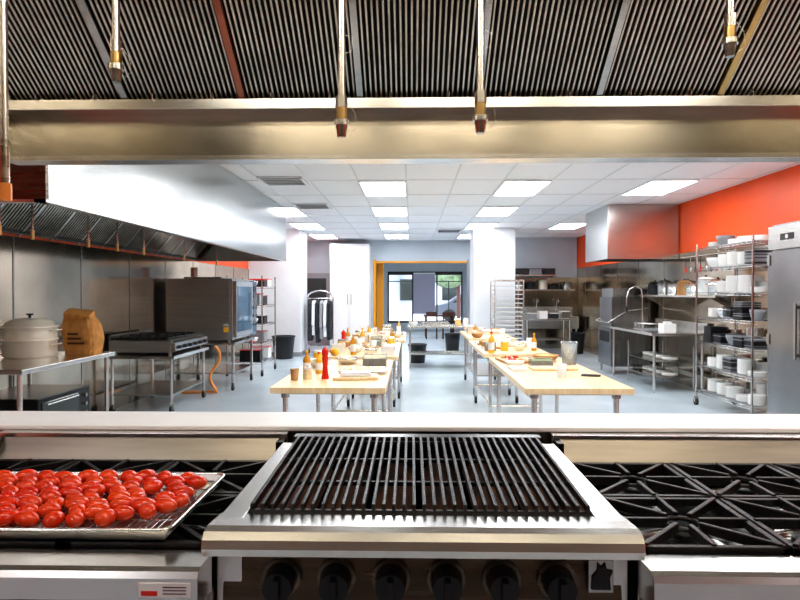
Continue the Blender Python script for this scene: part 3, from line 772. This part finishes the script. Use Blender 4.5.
b=B('prerinse_faucet'); b.cyl((4.1,10.75,.921),(4.1,10.75,1.45),.014,CHROME)
b.tube([(4.1,10.75,1.45),(4.08,10.75,1.60),(3.98,10.75,1.66),(3.86,10.75,1.6),(3.82,10.75,1.45),(3.82,10.75,1.3)],.013,CHROME); b.cyl((3.82,10.75,1.3),(3.82,10.75,1.2),.018,BLACKM,r2=.03); b.done()
b=B('paper_towel_box'); b.box(3.95,4.15,9.5,9.7,.921,1.05,LABEL); b.box(4.0,4.1,9.55,9.65,1.05,1.08,WHITE); b.done(.004)
b=B('dish_rack'); 
b.box(3.8,4.28,9.95,10.40,.921,.93,GREYP)
for k in range(8): b.tube([(3.82,9.98+k*.055,.93),(3.82,9.98+k*.055,1.02),(4.26,9.98+k*.055,1.02),(4.26,9.98+k*.055,.93)],.004,CHROME)
b.done()
b=B('undercounter_rack'); x0,x1,y0,y1=3.8,4.4,9.45,10.6
for x in (x0,x1):
    for y in (y0,y1): b.cyl((x,y,0),(x,y,.7),.012,CHROME)
for z in (.2,.45):
    b.box(x0,x1,y0,y1,z,z+.01,STEEL)
    for k in range(4): b.lathe((x0+x1)/2,y0+.16+k*.27,[(.06,0),(.12,.02),(.12,.06),(.0,.06)],WHITEG,cz=z+.011)
b.done()
b=B('wall_shelf'); b.box(4.2,XR-.02,8.4,11.2,1.47,1.50,STEELB)
for y in (8.6,9.8,11.0): b.prismY([(4.22,1.47),(4.53,1.47),(4.53,1.3)],y-.01,y+.01,STEEL)
b.done()
items=[(8.6,.13,.2,STEELB),(8.95,.12,.24,WHITEG),(9.3,.13,.16,STEELB),(9.65,.11,.2,WOODD),(10.0,.12,.18,STEELB),(10.4,.12,.22,STEEL),(10.8,.13,.2,BLACKM)]
for y,r,h,m in items:
    b=B('sauce_pot'); b.lathe(4.34,y,[(r*.95,0),(r,.02),(r,h),(r*1.04,h),(r*.96,h+.002),(r*.6,h+.03),(0,h+.035)],m,cz=1.501); b.cyl((4.34,y,1.5+h+.03),(4.34,y,1.5+h+.06),.018,BLACKM)
    b.tube([(4.34-r,y-.03,1.5+h*.8),(4.34-r-.03,y-.03,1.5+h*.8),(4.34-r-.03,y+.03,1.5+h*.8),(4.34-r,y+.03,1.5+h*.8)],.005,STEEL); b.done()
b=B('utensil_rail'); b.cyl((XR-.05,8.5,2.12),(XR-.05,10.1,2.12),.008,CHROME)
for k in range(9):
    y=8.6+k*.17; b.cyl((XR-.05,y,2.11),(XR-.05,y,1.95),.005,[BLACKM,STEELB,BLACKM][k%3],n=6); b.ell((XR-.05,y,1.91),(.012,.035,.05),[BLACKM,STEELB,REDM][k%3])
for y in (8.5,10.1): b.cyl((XR-.05,y,2.12),(XR-.012,y,2.12),.008,CHROME)
b.done()
RZ=[.22,.55,.88,1.21,1.54,1.87,2.14]
rx0,rx1,ry0,ry1=3.9,4.42,6.95,8.3
wire_rack(rx0,rx1,ry0,ry1,RZ,top=2.2)
def plates(x,y,z,n,r,m=WHITEG):
    b=B('plate_stack')
    prof=[(r*.55,0)]
    for k in range(n): prof+=[(r,.012+k*.012),(r*.93,.017+k*.012)]
    prof+=[(r*.6,prof[-1][1]-.004),(0,prof[-1][1]-.006)]
    b.lathe(x,y,prof,m,cz=z,n=22); b.done()
for zi,z in enumerate(RZ):
    y=ry0+.14
    while y<ry1-.08:
        r=random.uniform(.09,.115)
        t=random.random()
        dark = zi in (2,3)
        if (t<.6 and not dark) or t<.2: plates(rx0+.14,y,z+.005,random.randint(5,17 if z<2 else 6),r,WHITEG)
        elif t<.5 or (t<.8 and not dark): bowl(rx0+.14,y,z+.005,r,.13,random.choice([STEELB,WHITEG,GREYP]))
        else:
            b=B('tray_stack'); n=random.randint(8,17)
            for k in range(n): b.obox((rx0+.15,y,z+.012+k*.013),(.23,.20,.009),(0,0,random.uniform(-.06,.06)),random.choice([BLACKM,BLACKM,GREYP]))
            b.done()
        if z<2: plates(rx0+.39,y+.02,z+.005,random.randint(8,18),.105,random.choice([WHITEG,STEELB,BLACKM]))
        y+=.245
b=B('reach_in_refrigerator'); x0,x1,y0,y1=3.42,4.28,4.7,5.85
b.box(x0+.05,x1,y0,y1,.12,2.19,STEELF)
b.box(x0,x0+.05,y0+.01,y1-.01,1.95,2.17,STEEL); b.box(x0,x0+.05,y0+.01,(y0+y1)/2-.005,.2,1.93,STEELF); b.box(x0,x0+.05,(y0+y1)/2+.005,y1-.01,.2,1.93,STEELF)
for yy in ((y0+y1)/2-.06,y1-.47): b.box(x0-.035,x0-.02,yy-.015,yy+.015,.95,1.45,STEEL); b.box(x0-.03,x0,yy-.012,yy+.012,.97,1.0,STEEL); b.box(x0-.03,x0,yy-.012,yy+.012,1.4,1.43,STEEL)
for zz in (.3,1.1,1.85): b.box(x0-.01,x0+.01,y1-.05,y1-.01,zz-.05,zz+.05,STEEL)
b.box(x0-.003,x0,y1-.40,y1-.2,2.03,2.09,BLACKM); b.cyl((x0-.006,y1-.3,2.06),(x0,y1-.3,2.06),.02,LABEL)
for k in range(8): b.box(x0-.002,x0+.0,y0+.1,y0+.5,2.0+k*.018,2.008+k*.018,BLACKM)
for xx in (x0+.12,x1-.06):
    for yy in (y0+.08,y1-.08): b.cyl((xx,yy,0),(xx,yy,.12),.025,STEEL)
b.done(.004)

# ------------------------------------------------------------------ world + camera
w=bpy.data.worlds.new('world'); S.world=w; w.use_nodes=True
bg=w.node_tree.nodes['Background']; bg.inputs[0].default_value=(.88,.94,1,1); bg.inputs[1].default_value=3
cam=bpy.data.cameras.new('camera'); cam.lens=27; cam.sensor_width=36; cam.clip_start=.05; cam.clip_end=200
co=bpy.data.objects.new('camera',cam); co.location=(0,0,1.55)
co.rotation_euler=(math.radians(90-.76),0,math.radians(1.146)); bpy.context.collection.objects.link(co); S.camera=co
